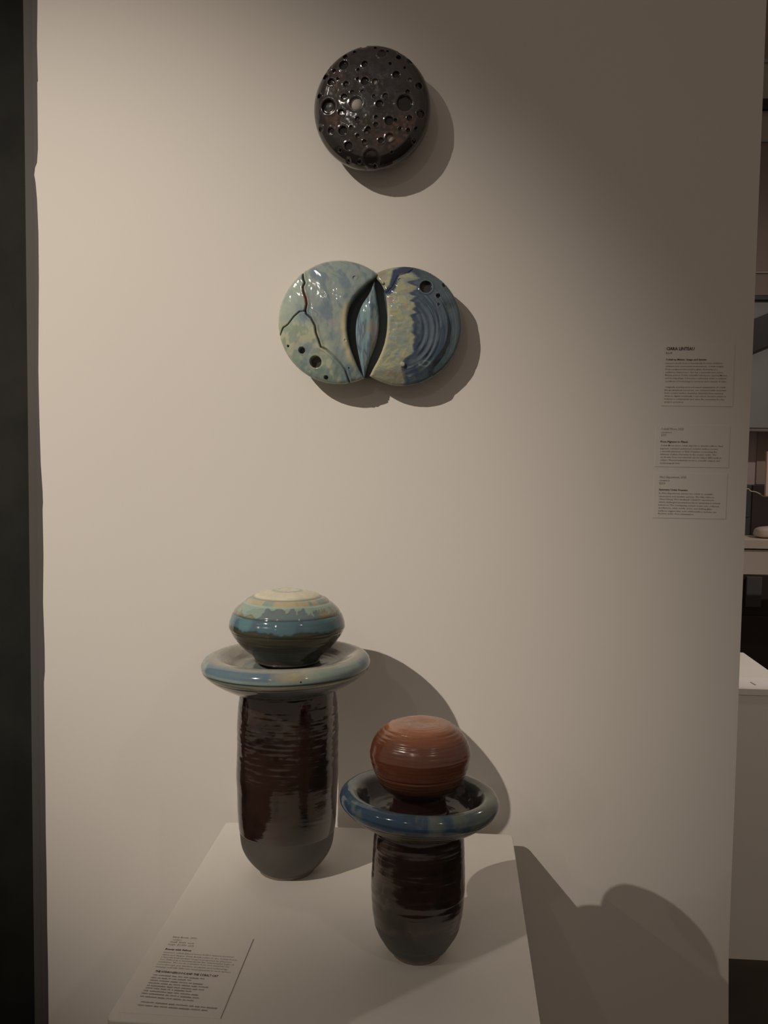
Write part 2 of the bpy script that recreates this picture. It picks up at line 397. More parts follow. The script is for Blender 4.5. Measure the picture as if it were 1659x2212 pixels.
# --- tall body
def col_body_tall(TH, r, z, s):
    n = fbm(np.sin(TH)*2.4+5, np.cos(TH)*2.4+5, z*22, 4); n2 = fbm(np.sin(TH)*6+5, np.cos(TH)*6+5, z*90, 3)
    c = mix(np.array([0.013, 0.0085, 0.0075]), np.array([0.035, 0.017, 0.012]), sm(0.40, 0.62, n))
    c = mix(c, np.array([0.05, 0.035, 0.035]), sm(0.52, 0.68, n2)*sm(0.17, 0.25, z)*0.7)
    edge = 0.0655 + 0.0012*np.sin(TH*3+1)
    c = mix(c, np.array([0.052, 0.045, 0.038])*(0.85+0.3*n2)[..., None], 1-sm(edge-0.001, edge+0.001, z))
    c = mix(c, np.array([0.16, 0.13, 0.09]), 1-sm(0.0045, 0.0058, z))
    return c
M_bt = glaze('tall_body_glaze', rough=0.12, ior=2.0, bump=0.35, bscale=30, mottled=0.12, stretch=(1, 1, 4), matte_below=0.0655, rough2=0.7)
def rb(TH, r, z, s):
    top = sm(0.15, 0.22, z); gl = sm(0.064, 0.068, z)
    return fine_ridge(0.0009, 260, 600)(TH, r, z, s)*(0.20+0.8*top)*gl + 0.0006*gl + 0.0012*(vnoise(z*40, TH*0+2, TH*0)-0.5) + top*0.0010*(fbm(np.sin(TH)*7, np.cos(TH)*7, z*120, 2)-0.5)
body = lathe('body', [(0.001, 0.0045), (0.037, 0.0045), (0.0385, 0.0), (0.0420, 0.0), (0.0430, 0.0048), (0.0480, 0.0085), (0.058, 0.020), (0.0655, 0.032), (0.0700, 0.045), (0.0722, 0.066), (0.0745, 0.095), (0.0763, 0.135),
        (0.0768, 0.17), (0.0765, 0.20), (0.0755, 0.232), (0.0735, 0.262), (0.0700, 0.283), (0.060, 0.292), (0.001, 0.293)], (LX, LY, ZT), M_bt, tall, col_body_tall, nrow=260, ridge=rb, wob=0.0009)
# --- tall collar
RC = 0.1255
def col_collar_tall(TH, r, z, s):
    n = fbm(np.sin(TH)*3+5, np.cos(TH)*3+5, z*60+r*30, 4); st = fbm(np.sin(TH)*1.6+2, np.cos(TH)*1.6+2, z*320+r*140, 3)
    b = fbm(np.sin(TH)*4.2+15, np.cos(TH)*4.2+5, z*70, 3)
    grey = mix(A(128, 126, 115), A(108, 108, 98), st); teal = mix(A(112, 128, 118), A(90, 112, 112), st); blue = A(66, 88, 104); tan = A(135, 122, 88)
    c = mix(grey, teal, sm(0.9, 0.97, r/RC)*(z > 0)*1.0)
    c = mix(c, grey*1.12, sm(0.70, 0.8, r/RC)*(1-sm(0.84, 0.9, r/RC))*(z > 0))
    band = sm(0.004, 0.007, z)*(1-sm(0.015, 0.020, z))*sm(0.86, 0.90, r/RC)
    c = mix(c, blue, band*sm(0.46, 0.60, b+0.22*(TH > np.pi)*sm(np.pi, 5.2, TH))*0.9)
    c = mix(c, tan, band*np.exp(-((TH-0.25)/0.22)**2)*0.7)
    low = (z < 0.001)
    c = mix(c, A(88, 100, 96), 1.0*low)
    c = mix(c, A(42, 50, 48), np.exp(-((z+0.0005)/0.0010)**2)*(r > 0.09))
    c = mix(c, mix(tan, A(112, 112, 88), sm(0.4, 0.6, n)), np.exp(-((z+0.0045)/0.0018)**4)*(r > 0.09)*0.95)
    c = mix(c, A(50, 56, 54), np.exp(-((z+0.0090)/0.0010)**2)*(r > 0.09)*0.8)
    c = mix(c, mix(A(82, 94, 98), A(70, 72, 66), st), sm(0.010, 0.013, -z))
    return c*(0.85+0.3*n)[..., None]
M_ct = glaze('collar_glaze', rough=0.10, ior=1.55, bump=0.12, bscale=40, mottled=0.06)
def rcoll(TH, r, z, s):
    return -0.0012*np.exp(-((z+0.0005)/0.0009)**2)*(r > 0.09) - 0.0008*np.exp(-((z+0.0090)/0.0010)**2)*(r > 0.09) + fine_ridge(0.0007, 120, 300, 4)(TH, r, z, s)
lathe('collar', [(0.002, -0.034), (0.070, -0.034), (0.079, -0.0325), (0.090, -0.0275), (0.105, -0.0190), (0.117, -0.0100), (0.1235, -0.0035), (0.1257, 0.003), (0.1245, 0.0095),
        (0.1195, 0.0155), (0.112, 0.0188), (0.102, 0.0185), (0.090, 0.0130), (0.075, 0.0045), (0.058, -0.001), (0.04, -0.004), (0.002, -0.005)],
      (LX, LY-0.018, ZT+0.3215), M_ct, tall, col_collar_tall, nrow=210, ridge=rcoll, wob=0.0009, tilt=(math.radians(1.6), 0), seed=3)
# tiny dark vent hole on the front of the collar
bm = bmesh.new(); bmesh.ops.create_uvsphere(bm, u_segments=16, v_segments=10, radius=0.0015)
me = bpy.data.meshes.new('vent_hole'); bm.to_mesh(me); bm.free(); o = link('vent_hole', me, M_black, tall, True)
o.matrix_parent_inverse = Matrix.Translation(-Vector(tall.location)); o.location = (LX+0.125*math.sin(0.335), LY-0.018-0.1256*math.cos(0.335)+0.0008, ZT+0.3215+0.0058)
# --- tall bulb
def col_bulb_tall(TH, r, z, s):
    hz = z/k
    n = fbm(np.sin(TH)*3+5, np.cos(TH)*3+5, z*50, 4); v = fbm(np.sin(TH)*5+25, np.cos(TH)*5+5, z*12, 3); big = fbm(np.sin(TH)*1.7+1, np.cos(TH)*1.7+9, z*6, 2)
    cream = mix(A(172, 166, 142), A(150, 148, 130), n)
    c = cream + 0*hz[..., None]
    c = mix(c, A(128, 134, 126), np.exp(-((r/k-30)/5)**4))
    tan = mix(A(150, 134, 104), A(128, 122, 98), n); teal = A(100, 120, 110)
    c = mix(c, mix(tan, teal, sm(0.50, 0.58, v)), 1-sm(62, 64, hz))
    c = mix(c, A(75, 88, 80), np.exp(-((hz-64)/1.3)**2)*0.8)
    base3 = mix(A(110, 104, 78), A(78, 92, 96), sm(0.50, 0.66, big))
    dr = 36 + 16*sm(0.35, 0.65, fbm(np.sin(TH)*9+3, np.cos(TH)*9+3, z*0+1, 2)) - 6*np.sin(TH*11)**2
    b3 = mix(base3, A(104, 124, 114), sm(dr-1, dr+1, hz))
    b3 = mix(b3, A(60, 66, 52), np.exp(-((hz-dr)/1.2)**2)*0.6)
    c = mix(c, b3, 1-sm(52, 53.5, hz))
    c = mix(c, A(120, 142, 128), np.exp(-((hz-53)/1.6)**2)*0.8)
    blue = mix(A(62, 98, 104), A(62, 84, 98), sm(0.50, 0.64, v)); blue = mix(blue, A(50, 68, 80), sm(0.45, 0.7, big)*0.5)
    c = mix(c, blue, 1-sm(28, 29.5, hz)); c = mix(c, A(36, 50, 52), np.exp(-((hz-29)/1.4)**2)*0.8)
    e2 = 3 + 12*(v-0.5) + 6*(fbm(np.sin(TH)*14, np.cos(TH)*14, z*60, 2)-0.5) - 5*np.sin(TH*1.0-0.4)*0
    dark = mix(A(46, 46, 35), A(58, 56, 42), n)
    c = mix(c, dark, 1-sm(e2-1.5, e2+1.5, hz)); c = mix(c, A(30, 42, 40), np.exp(-((hz-e2)/2.5)**2)*0.7)
    c = mix(c, A(44, 38, 32), 1-sm(-30, -27, hz))
    return c
M_bu = glaze('bulb_glaze', rough=0.09, ior=1.6, bump=0.10, bscale=30, mottled=0.05)
def rbulb(TH, r, z, s):
    hz = z/k; d = 0
    for h0, a_ in ((64, .0009), (53, .0007), (29, .0008), (-8, .0008), (-26, .0005)): d = d - a_*np.exp(-((hz-h0)/1.6)**2) + a_*0.7*np.exp(-((hz-h0-5)/4)**2)
    return d + fine_ridge(0.0005, 200, 420, 2)(TH, r, z, s)
pb = [(1, -79), (66, -79), (69, -75), (75, -66), (88, -54), (103, -40), (117, -22), (124, -9), (126, 2), (123, 16), (117, 28), (106, 42), (91, 54), (79, 62), (63, 69), (44, 74), (28, 77), (14, 76), (1, 76)]
lathe('bulb', [(r*k, z*k) for r, z in pb], (LX-0.004, LY+0.010, ZT+0.3785), M_bu, tall, col_bulb_tall, nrow=200, ridge=rbulb, wob=0.0012, seed=6)

# --- short body
def col_body_short(TH, r, z, s):
    n = fbm(np.sin(TH)*2.2+5, np.cos(TH)*2.2+5, z*26, 4); n2 = fbm(np.sin(TH)*5+5, np.cos(TH)*5+5, z*80, 3)
    c = mix(np.array([0.010, 0.0075, 0.0065]), np.array([0.028, 0.015, 0.012]), sm(0.42, 0.62, n))
    leftm = np.exp(-((TH-2*np.pi+0.95)/0.42)**2)
    c = mix(c, np.array([0.10, 0.065, 0.050]), leftm*sm(0.40, 0.55, n2)*sm(0.05, 0.09, z)*0.9)
    band = np.exp(-((z-0.055-0.004*np.sin(TH*2))/0.007)**2)
    c = mix(c, np.array([0.065, 0.045, 0.042]), band*sm(0.35, 0.55, n2)*0.8)
    c = mix(c, np.array([0.024, 0.026, 0.023])*(0.8+0.4*n2)[..., None], 1-sm(0.040, 0.052, z+0.012*(n-0.5)))
    c = mix(c, np.array([0.050, 0.052, 0.032]), (1-sm(0.008, 0.012, z)))
    c = mix(c, np.array([0.16, 0.13, 0.09]), 1-sm(0.0045, 0.006, z))
    return c
M_bs = glaze('short_body_glaze', rough=0.16, ior=1.9, bump=0.35, bscale=30, mottled=0.12, stretch=(1, 1, 3), matte_below=0.044, rough2=0.45)
def rbs(TH, r, z, s):
    gl = sm(0.01, 0.02, z)
    return (fine_ridge(0.0006, 160, 400, 8)(TH, r, z, s) + 0.0011*(vnoise(z*55+4, TH*0+2, TH*0)-0.5))*gl
lathe('body', [(0.001, 0.006), (0.0275, 0.006), (0.0285, 0.0), (0.0305, 0.0), (0.0315, 0.0055), (0.0375, 0.009), (0.0455, 0.020), (0.0520, 0.033), (0.0570, 0.050), (0.0592, 0.070), (0.0597, 0.090),
        (0.0593, 0.110), (0.0588, 0.130), (0.0578, 0.155), (0.0565, 0.168), (0.045, 0.172), (0.001, 0.173)], (RX, RY, ZT), M_bs, short, col_body_short, nrow=200, ridge=rbs, wob=0.0010, seed=11)
# --- short collar (dished ring)
RS = 0.1015
def col_collar_short(TH, r, z, s):
    n = fbm(np.sin(TH)*3+35, np.cos(TH)*3+5, z*50+r*20, 4); b = fbm(np.sin(TH)*5.5+12, np.cos(TH)*5.5+7, z*70+r*26, 4); st = fbm(np.sin(TH)*1.4+2, np.cos(TH)*1.4+2, z*300+r*150, 3)
    topc = mix(A(84, 96, 96), A(78, 88, 78), sm(0.4, 0.6, n)); blue = A(52, 77, 90); deep = A(38, 64, 88)
    c = topc + 0*TH[..., None]
    lf = sm(np.pi*1.02, np.pi*1.3, TH)
    c = mix(c, blue, sm(0.80, 0.92, r/RS)*sm(0.38, 0.58, b+0.10*lf)*(z > -0.002)*0.9)
    c = mix(c, deep, sm(0.88, 0.96, r/RS)*sm(0.50, 0.60, b+0.09*lf)*(z > -0.004))
    c = mix(c, A(112, 116, 112), np.exp(-((r/RS-0.80)/0.035)**2)*lf*(z > 0)*0.8)
    c = mix(c, A(86, 92, 74), sm(0.3, 1.2, TH)*(1-sm(1.6, 2.4, TH))*sm(0.74, 0.84, r/RS)*(z > 0)*0.8)
    c = mix(c, A(54, 62, 80), sm(0.94, 0.99, r/RS)*sm(0.7, 1.4, TH)*(TH < np.pi)*0.8)
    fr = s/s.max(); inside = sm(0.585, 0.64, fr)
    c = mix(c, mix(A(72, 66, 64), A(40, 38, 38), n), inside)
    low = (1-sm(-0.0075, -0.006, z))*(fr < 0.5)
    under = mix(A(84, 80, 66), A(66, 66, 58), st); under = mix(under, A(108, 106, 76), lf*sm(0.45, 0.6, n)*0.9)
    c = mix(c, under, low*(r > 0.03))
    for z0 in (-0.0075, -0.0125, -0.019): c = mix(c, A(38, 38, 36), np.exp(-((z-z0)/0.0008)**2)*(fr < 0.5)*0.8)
    return c*(0.85+0.3*n)[..., None]
def rcs(TH, r, z, s):
    d = 0
    for z0 in (-0.0075, -0.0125, -0.019): d = d - 0.0009*np.exp(-((z-z0)/0.0008)**2)*(s < 0.5*s.max())
    return d + fine_ridge(0.0007, 120, 300, 14)(TH, r, z, s)
lathe('collar', [(0.002, -0.030), (0.052, -0.030), (0.064, -0.0275), (0.080, -0.0185), (0.092, -0.0095), (0.0990, -0.002), (0.1015, 0.005), (0.0998, 0.0115), (0.0950, 0.0162), (0.0885, 0.0175), (0.082, 0.0150), (0.0765, 0.008),
        (0.071, -0.002), (0.064, -0.010), (0.052, -0.015), (0.035, -0.017), (0.002, -0.018)],
      (RX, RY, ZT+0.1975), M_ct, short, col_collar_short, nrow=210, ridge=rcs, wob=0.0013, tilt=(math.radians(-1.8), math.radians(-1.0)), seed=21)
# --- short bulb
def col_bulb_short(TH, r, z, s):
    hz = z/kr
    n = fbm(np.sin(TH)*2+5, np.cos(TH)*2+45, z*40, 4); st = fbm(np.sin(TH)*0.9+5, np.cos(TH)*0.9+45, z*260+r*120, 3)
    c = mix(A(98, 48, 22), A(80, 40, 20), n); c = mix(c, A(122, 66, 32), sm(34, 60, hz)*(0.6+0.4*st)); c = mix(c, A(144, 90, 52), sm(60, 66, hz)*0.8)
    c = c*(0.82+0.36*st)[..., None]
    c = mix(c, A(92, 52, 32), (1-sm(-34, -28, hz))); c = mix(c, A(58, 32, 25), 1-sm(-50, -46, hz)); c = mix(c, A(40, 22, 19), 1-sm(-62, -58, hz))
    return c
M_bb = glaze('brown_bulb_glaze', rough=0.21, ior=1.9, bump=0.25, bscale=26, mottled=0.10, stretch=(1, 1, 5))
def rbb(TH, r, z, s):
    hz = z/kr; d = 0
    for h0, a_ in ((60, .0007), (53, .0006), (46, .0005), (40, .0005), (-31, .0009), (-48, .0008)): d = d - a_*np.exp(-((hz-h0)/1.5)**2)
    return d + 0.0006*np.exp(-((hz-6)/40)**2)*0 + fine_ridge(0.0007, 300, 600, 9)(TH, r, z, s)
pbs = [(1, -124), (61, -124), (60, -114), (57.5, -104), (56, -94), (57, -87), (63, -80), (74, -73), (83, -64), (89, -55), (94, -43), (100, -33), (105, -17), (108, 0), (107, 15), (102, 32), (93, 47), (81, 58), (68, 66), (50, 70.5), (30, 71), (14, 69.5), (1, 69)]
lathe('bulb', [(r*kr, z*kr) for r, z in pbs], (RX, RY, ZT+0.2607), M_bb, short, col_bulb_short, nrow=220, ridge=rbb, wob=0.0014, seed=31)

# ---------------------------------------------------------------- wall pieces
def pl_dist(x, y, pts):
    d = np.full(x.shape, 1e9)
    for (ax, ay), (bx, by) in zip(pts[:-1], pts[1:]):
        vx, vy = bx-ax, by-ay; L2 = vx*vx+vy*vy
        t_ = np.clip(((x-ax)*vx+(y-ay)*vy)/L2, 0, 1)
        d = np.minimum(d, np.hypot(x-ax-t_*vx, y-ay-t_*vy))
    return d
# cratered disc, local units are crop pixels of the photograph study (u right, v down)
YD = -0.058
S1 = (1.0/4.1475)*(1.6+YD)*1.0/F*1.004            # metres per unit on the disc's front plane
c1 = onY(640+673/4.1475, 70+656/4.1475, YD)
disc = empty('ceramic_disc', (float(c1[0]), 0.0, float(c1[2]))); tag(disc, 'round dark gunmetal glazed disc pitted with craters, high on the wall', 'sculpture')
RX1, RZ1 = 503, 532
craters = [(300,670,66,7),(545,655,58,9),(965,655,72,4),(840,942,36,9),(710,475,26,8),(1008,458,18,8),(636,895,20,8),(620,980,20,8),(890,415,32,5),(620,470,36,5),(430,320,44,5),(915,200,30,5),(995,280,30,5),(600,148,32,5),
 (1085,500,30,5),(750,665,34,4),(835,805,40,4),(320,460,32,5),(270,400,30,5),(215,565,22,5),(480,1010,38,3),(680,1105,72,1.4),(475,1118,22,3),(575,1130,16,3),(615,320,28,4),(835,318,14,4),(558,370,14,4),(555,448,14,4),(455,490,26,4),
 (440,600,28,3),(415,730,30,3),(720,775,16,4),(960,350,12,4),(905,255,22,4),(805,200,12,3),(440,235,24,4),(300,325,26,4),(1105,735,34,4),(1010,780,24,4),(1000,880,18,4),(325,875,30,3),(230,840,24,3),(430,880,40,4),(500,855,14,3),
 (655,875,24,4),(890,800,16,4),(765,970,26,3),(1065,860,14,3),(860,1062,12,3),(1045,960,16,3),(405,1035,14,3),(345,360,18,3),(760,225,40,2.5),(560,790,22,2.5),(510,560,18,2.5),(800,600,26,2),(700,600,16,2),(600,560,18,2),(720,840,22,2.5),
 (990,560,20,3),(560,930,18,3),(930,870,16,3),(380,440,14,3),(630,1180,14,3),(710,1165,18,3),(520,200,16,3),(700,165,14,3)]
def disc_mesh():
    nr, nt = 230, 420
    t_ = np.linspace(0, 1, nr); rho = np.sin(t_*np.pi/2)**0.9; th = np.linspace(0, 2*np.pi, nt, endpoint=False)
    R_, T_ = np.meshgrid(rho, th, indexing='ij'); R_[0] = 1e-4
    u = 673+RX1*R_*np.cos(T_); v = 656+RZ1*R_*np.sin(T_)
    prof = np.interp(R_, [0, 0.3, 0.6, 0.78, 0.84, 0.88, 0.92, 0.96, 0.985, 1.0], [0.0700, 0.0696, 0.0675, 0.0645, 0.0625, 0.0602, 0.0575, 0.0535, 0.0500, 0.0470])
    h = prof + 0.0010*(fbm(u/90, v/90, u*0, 3)-0.5)
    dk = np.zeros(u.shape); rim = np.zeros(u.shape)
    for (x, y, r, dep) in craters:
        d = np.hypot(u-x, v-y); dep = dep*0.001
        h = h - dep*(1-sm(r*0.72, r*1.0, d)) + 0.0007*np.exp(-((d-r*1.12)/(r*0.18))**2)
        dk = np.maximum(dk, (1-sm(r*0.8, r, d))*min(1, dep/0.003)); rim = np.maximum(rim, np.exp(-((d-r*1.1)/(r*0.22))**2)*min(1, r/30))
    n = fbm(u/60, v/60, u*0+3, 4); n2 = fbm(u/22, v/22, u*0+8, 3)
    g = np.array([0.050, 0.044, 0.042])
    c = mix(g, np.array([0.075, 0.085, 0.095]), sm(0.42, 0.62, n)*np.exp(-(np.hypot(u-650, v-560)/300)**2))
    c = mix(c, np.array([0.20, 0.21, 0.20]), sm(0.60, 0.72, n2)*np.exp(-(np.hypot(u-640, v-620)/260)**2)*0.7)
    c = mix(c, np.array([0.10, 0.055, 0.050]), sm(0.35, 0.6, n2)*(np.exp(-(np.hypot(u-370, v-430)/110)**2)))
    cop = np.exp(-(np.hypot((u-880)/210, (v-930)/110))**2)+np.exp(-(np.hypot((u-980)/90, (v-820)/90))**2) + np.exp(-(np.hypot(u-340, v-800)/70)**2)*1.2
    c = mix(c, np.array([0.19, 0.105, 0.080]), np.clip(cop, 0, 1)*sm(0.25, 0.75, n2)*(R_ < 0.82))
    c = mix(c, np.array([0.028, 0.026, 0.024]), sm(0.82, 0.86, R_)*0.8)
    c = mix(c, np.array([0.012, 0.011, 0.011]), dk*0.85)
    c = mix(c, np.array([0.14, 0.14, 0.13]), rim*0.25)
    X = (u-673)*S1; Z = -(v-656)*S1; Y = -h
    V = np.stack([X, Y, Z], -1).reshape(-1, 3); col = c.reshape(-1, 3)
    # underside: rounded belly then taper to the wall
    loops = [(1.006, 0.043), (1.008, 0.038), (1.000, 0.033), (0.975, 0.028), (0.90, 0.018), (0.80, 0.006), (0.78, 0.0)]
    base = V[(nr-1)*nt:nr*nt]; sidec = np.array([0.10, 0.105, 0.10])
    for q, hh in loops:
        P = base.copy(); P[:, 0] *= q + (0.018 if hh > 0.03 else 0.0); P[:, 2] *= q - 0.006; P[:, 1] = -hh
        V = np.vstack([V, P]); nn = fbm(P[:, 0]*60+9, P[:, 2]*60+9, P[:, 1]*200, 3)
        col = np.vstack([col, mix(sidec*0.6, sidec*1.5, sm(0.4, 0.6, nn))])
    Fc = []
    tot = nr+len(loops)
    for j in range(tot-1):
        a = j*nt; b = a+nt
        for i in range(nt):
            kk = (i+1) % nt; Fc.append((a+i, a+kk, b+kk, b+i))
    Fc.append(tuple((tot-1)*nt+i for i in range(nt)))
    return mesh_np('disc_body', V, Fc, col)
def flip_fix(me):
    bm = bmesh.new(); bm.from_mesh(me); bmesh.ops.recalc_face_normals(bm, faces=bm.faces[:]); bm.to_mesh(me); bm.free()
M_d1 = glaze('gunmetal_glaze', rough=0.12, ior=1.8, metallic=0.2, bump=0.14, bscale=90, mottled=0.12)
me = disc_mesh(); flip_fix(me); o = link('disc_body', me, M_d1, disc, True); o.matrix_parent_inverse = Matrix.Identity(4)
# added pads coloured as the lit wall glimpsed through the open craters
M_lit_pad = paint('lit_wall_tone', (0.58, 0.54, 0.48), 0.6, 0.04, 30, 0.02)
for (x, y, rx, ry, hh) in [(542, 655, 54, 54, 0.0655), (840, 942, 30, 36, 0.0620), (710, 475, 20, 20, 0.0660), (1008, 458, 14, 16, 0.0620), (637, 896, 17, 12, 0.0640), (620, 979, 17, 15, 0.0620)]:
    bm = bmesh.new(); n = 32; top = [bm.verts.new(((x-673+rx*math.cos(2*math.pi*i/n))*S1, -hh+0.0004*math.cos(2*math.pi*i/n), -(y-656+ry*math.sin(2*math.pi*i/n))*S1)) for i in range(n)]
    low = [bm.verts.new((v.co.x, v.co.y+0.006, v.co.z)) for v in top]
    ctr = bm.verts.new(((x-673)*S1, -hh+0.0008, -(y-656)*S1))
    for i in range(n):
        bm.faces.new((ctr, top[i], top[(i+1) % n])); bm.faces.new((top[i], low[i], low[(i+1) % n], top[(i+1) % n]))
    bmesh.ops.recalc_face_normals(bm, faces=bm.faces[:]); me = bpy.data.meshes.new('lit_wall_pad'); bm.to_mesh(me); bm.free()
    o = link('lit_wall_pad', me, M_lit_pad, disc, True); o.matrix_parent_inverse = Matrix.Identity(4)

# overlapping pair
YP = -0.052
S2 = (1.0/3.253)*(1.6+YP)/F*1.002
c2 = onY(570+745/3.253, 540+515/3.253, YP)
pair = empty('ceramic_disc_pair', (float(c2[0]), 0.0, float(c2[2]))); tag(pair, 'two overlapping blue green glazed discs with a leaf shaped hollow between them', 'sculpture')
crackA = [(268,150),(272,190),(276,215),(288,240),(275,270),(280,300),(300,350),(308,390),(298,435),(305,460),(340,490),(368,540),(375,590),(395,640),(410,685),(450,705),(500,750),(550,800),(580,840),(606,920)]
crackB = [(298,438),(255,442),(215,475),(170,530),(135,550),(112,600)]
LC, LR = (525., 508.), (428., 428.)
RC2, RR = (970., 531.), (413., 413.)
ys = np.array([60, 120, 195, 240, 300, 370, 420, 480, 540, 600, 680, 760, 830, 890, 940, 980.])
cutL = np.array([860, 840, 782, 730, 668, 618, 598, 588, 587, 592, 610, 640, 670, 706, 740, 760.])     # right edge of the left piece
cutR = np.array([700, 740, 776, 815, 845, 860, 865, 868, 867, 861, 842, 808, 768, 735, 700, 680.])     # left edge of the right piece
lensL = np.interp  # alias
def cspl(x, xs, y): # smooth interpolation
    P = catmull(np.stack([xs, y], -1), 400); return np.interp(x, P[:, 0], P[:, 1])
def region(name, v0, v1, fl, fr, height, edged, colour, mat, nrow=240, ncol=170, rr=26., rim_h=0.040, back=((1.0, -0.006), (0.985, -0.014), (0.93, -0.024), (0.80, -0.036), (0.78, -0.040)), backabs=None):
    t_ = np.linspace(0.004, 0.996, nrow); v = v0+(v1-v0)*(1-np.cos(t_*np.pi))/2
    s = (1-np.cos(np.linspace(0, 1, ncol)*np.pi))/2
    xl, xr = fl(v), fr(v); xr = np.maximum(xr, xl+1.5)
    U = xl[:, None]+(xr-xl)[:, None]*s[None, :]; Vv = np.repeat(v[:, None], ncol, 1)
    d = np.maximum(edged(U, Vv), 0); d = np.minimum(d, rr)
    d[:, 0] = 0; d[:, -1] = 0; d[0] = 0; d[-1] = 0
    h = height(U, Vv) - rr*S2*0.75*(1-np.sqrt(np.clip(1-(1-d/rr)**2, 0, 1)))
    P = np.stack([(U-745)*S2, -h, -(Vv-515)*S2], -1).reshape(-1, 3); col = colour(U, Vv).reshape(-1, 3)
    idx = np.arange(nrow*ncol).reshape(nrow, ncol)
    Fc = [(int(idx[j, i]), int(idx[j, i+1]), int(idx[j+1, i+1]), int(idx[j+1, i])) for j in range(nrow-1) for i in range(ncol-1)]
    bl = list(idx[0, :]) + list(idx[1:, -1]) + list(idx[-1, ::-1][1:]) + list(idx[::-1, 0][1:-1])
    bl = [int(b) for b in bl]; nb = len(bl); base = P[bl]; cen = base.mean(0); bcol = col[bl]; last = bl
    for q, dh in back:
        Q = base.copy(); Q[:, 0] = cen[0]+(Q[:, 0]-cen[0])*q; Q[:, 2] = cen[2]+(Q[:, 2]-cen[2])*q
        Q[:, 1] = np.minimum(base[:, 1]-dh, 0.0) if dh > -0.9 else 0.0
        st = len(P); P = np.vstack([P, Q]); col = np.vstack([col, bcol*0.85]); cur = list(range(st, st+nb))
        for i in range(nb): Fc.append((last[i], last[(i+1) % nb], cur[(i+1) % nb], cur[i]))
        last = cur
    Fc.append(tuple(last))
    me = mesh_np(name, P, Fc, col); flip_fix(me); o = link(name, me, mat, pair, True); o.matrix_parent_inverse = Matrix.Identity(4); return o
circL = lambda v, c, r: c[0]-r[0]*np.sqrt(np.clip(1-((v-c[1])/r[1])**2, 0, 1))
circR = lambda v, c, r: c[0]+r[0]*np.sqrt(np.clip(1-((v-c[1])/r[1])**2, 0, 1))
fcL = lambda v: cspl(v, ys, cutL); fcR = lambda v: cspl(v, ys, cutR)
# signed side of the cut curves, approx true distance by slope correction
def sided(U, V_, f):
    g = (f(V_+4)-f(V_-4))/8; return (f(V_)-U)/np.sqrt(1+g*g)
wobc = lambda a: 5*np.sin(a*3+1)+3*np.sin(a*5)
def edgeL(U, V_): return np.minimum(LR[0]-np.hypot(U-LC[0], V_-LC[1]), sided(U, V_, fcL))
def edgeR(U, V_): return np.minimum(RR[0]-np.hypot(U-RC2[0], V_-RC2[1]), -sided(U, V_, fcR))
def hL(U, V_):
    rho = np.hypot(U-LC[0], V_-LC[1])/428; h = 0.0665-0.016*rho**2.6
    h = h + 0.0012*(fbm(U/70, V_/120, U*0, 3)-0.5)*2 + 0.0006*(fbm(np.hypot(U-60, V_-560)/22, V_/300, U*0+7, 2)-0.5)
    h = h - 0.0050*np.exp(-(pl_dist(U, V_, crackA)/5.0)**2)*np.interp(V_, [150, 680, 760, 950], [1, 1, .3, .8]) - 0.0038*np.exp(-(pl_dist(U, V_, crackB)/4.0)**2)
    h = h + 0.0014*np.exp(-((pl_dist(U, V_, crackA)-14)/9)**2)
    for x, y, r, dep in ((272,707,24,.009), (371,787,43,.011), (442,893,16,.006), (172,676,9,.005), (637,208,14,.0015), (605,828,6,.002), (580,640,9,.001)):
        d = np.hypot(U-x, V_-y); h = h - dep*(1-sm(r*0.82, r, d)) + 0.0004*np.exp(-((d-r*1.15)/(r*.15))**2)
    return h
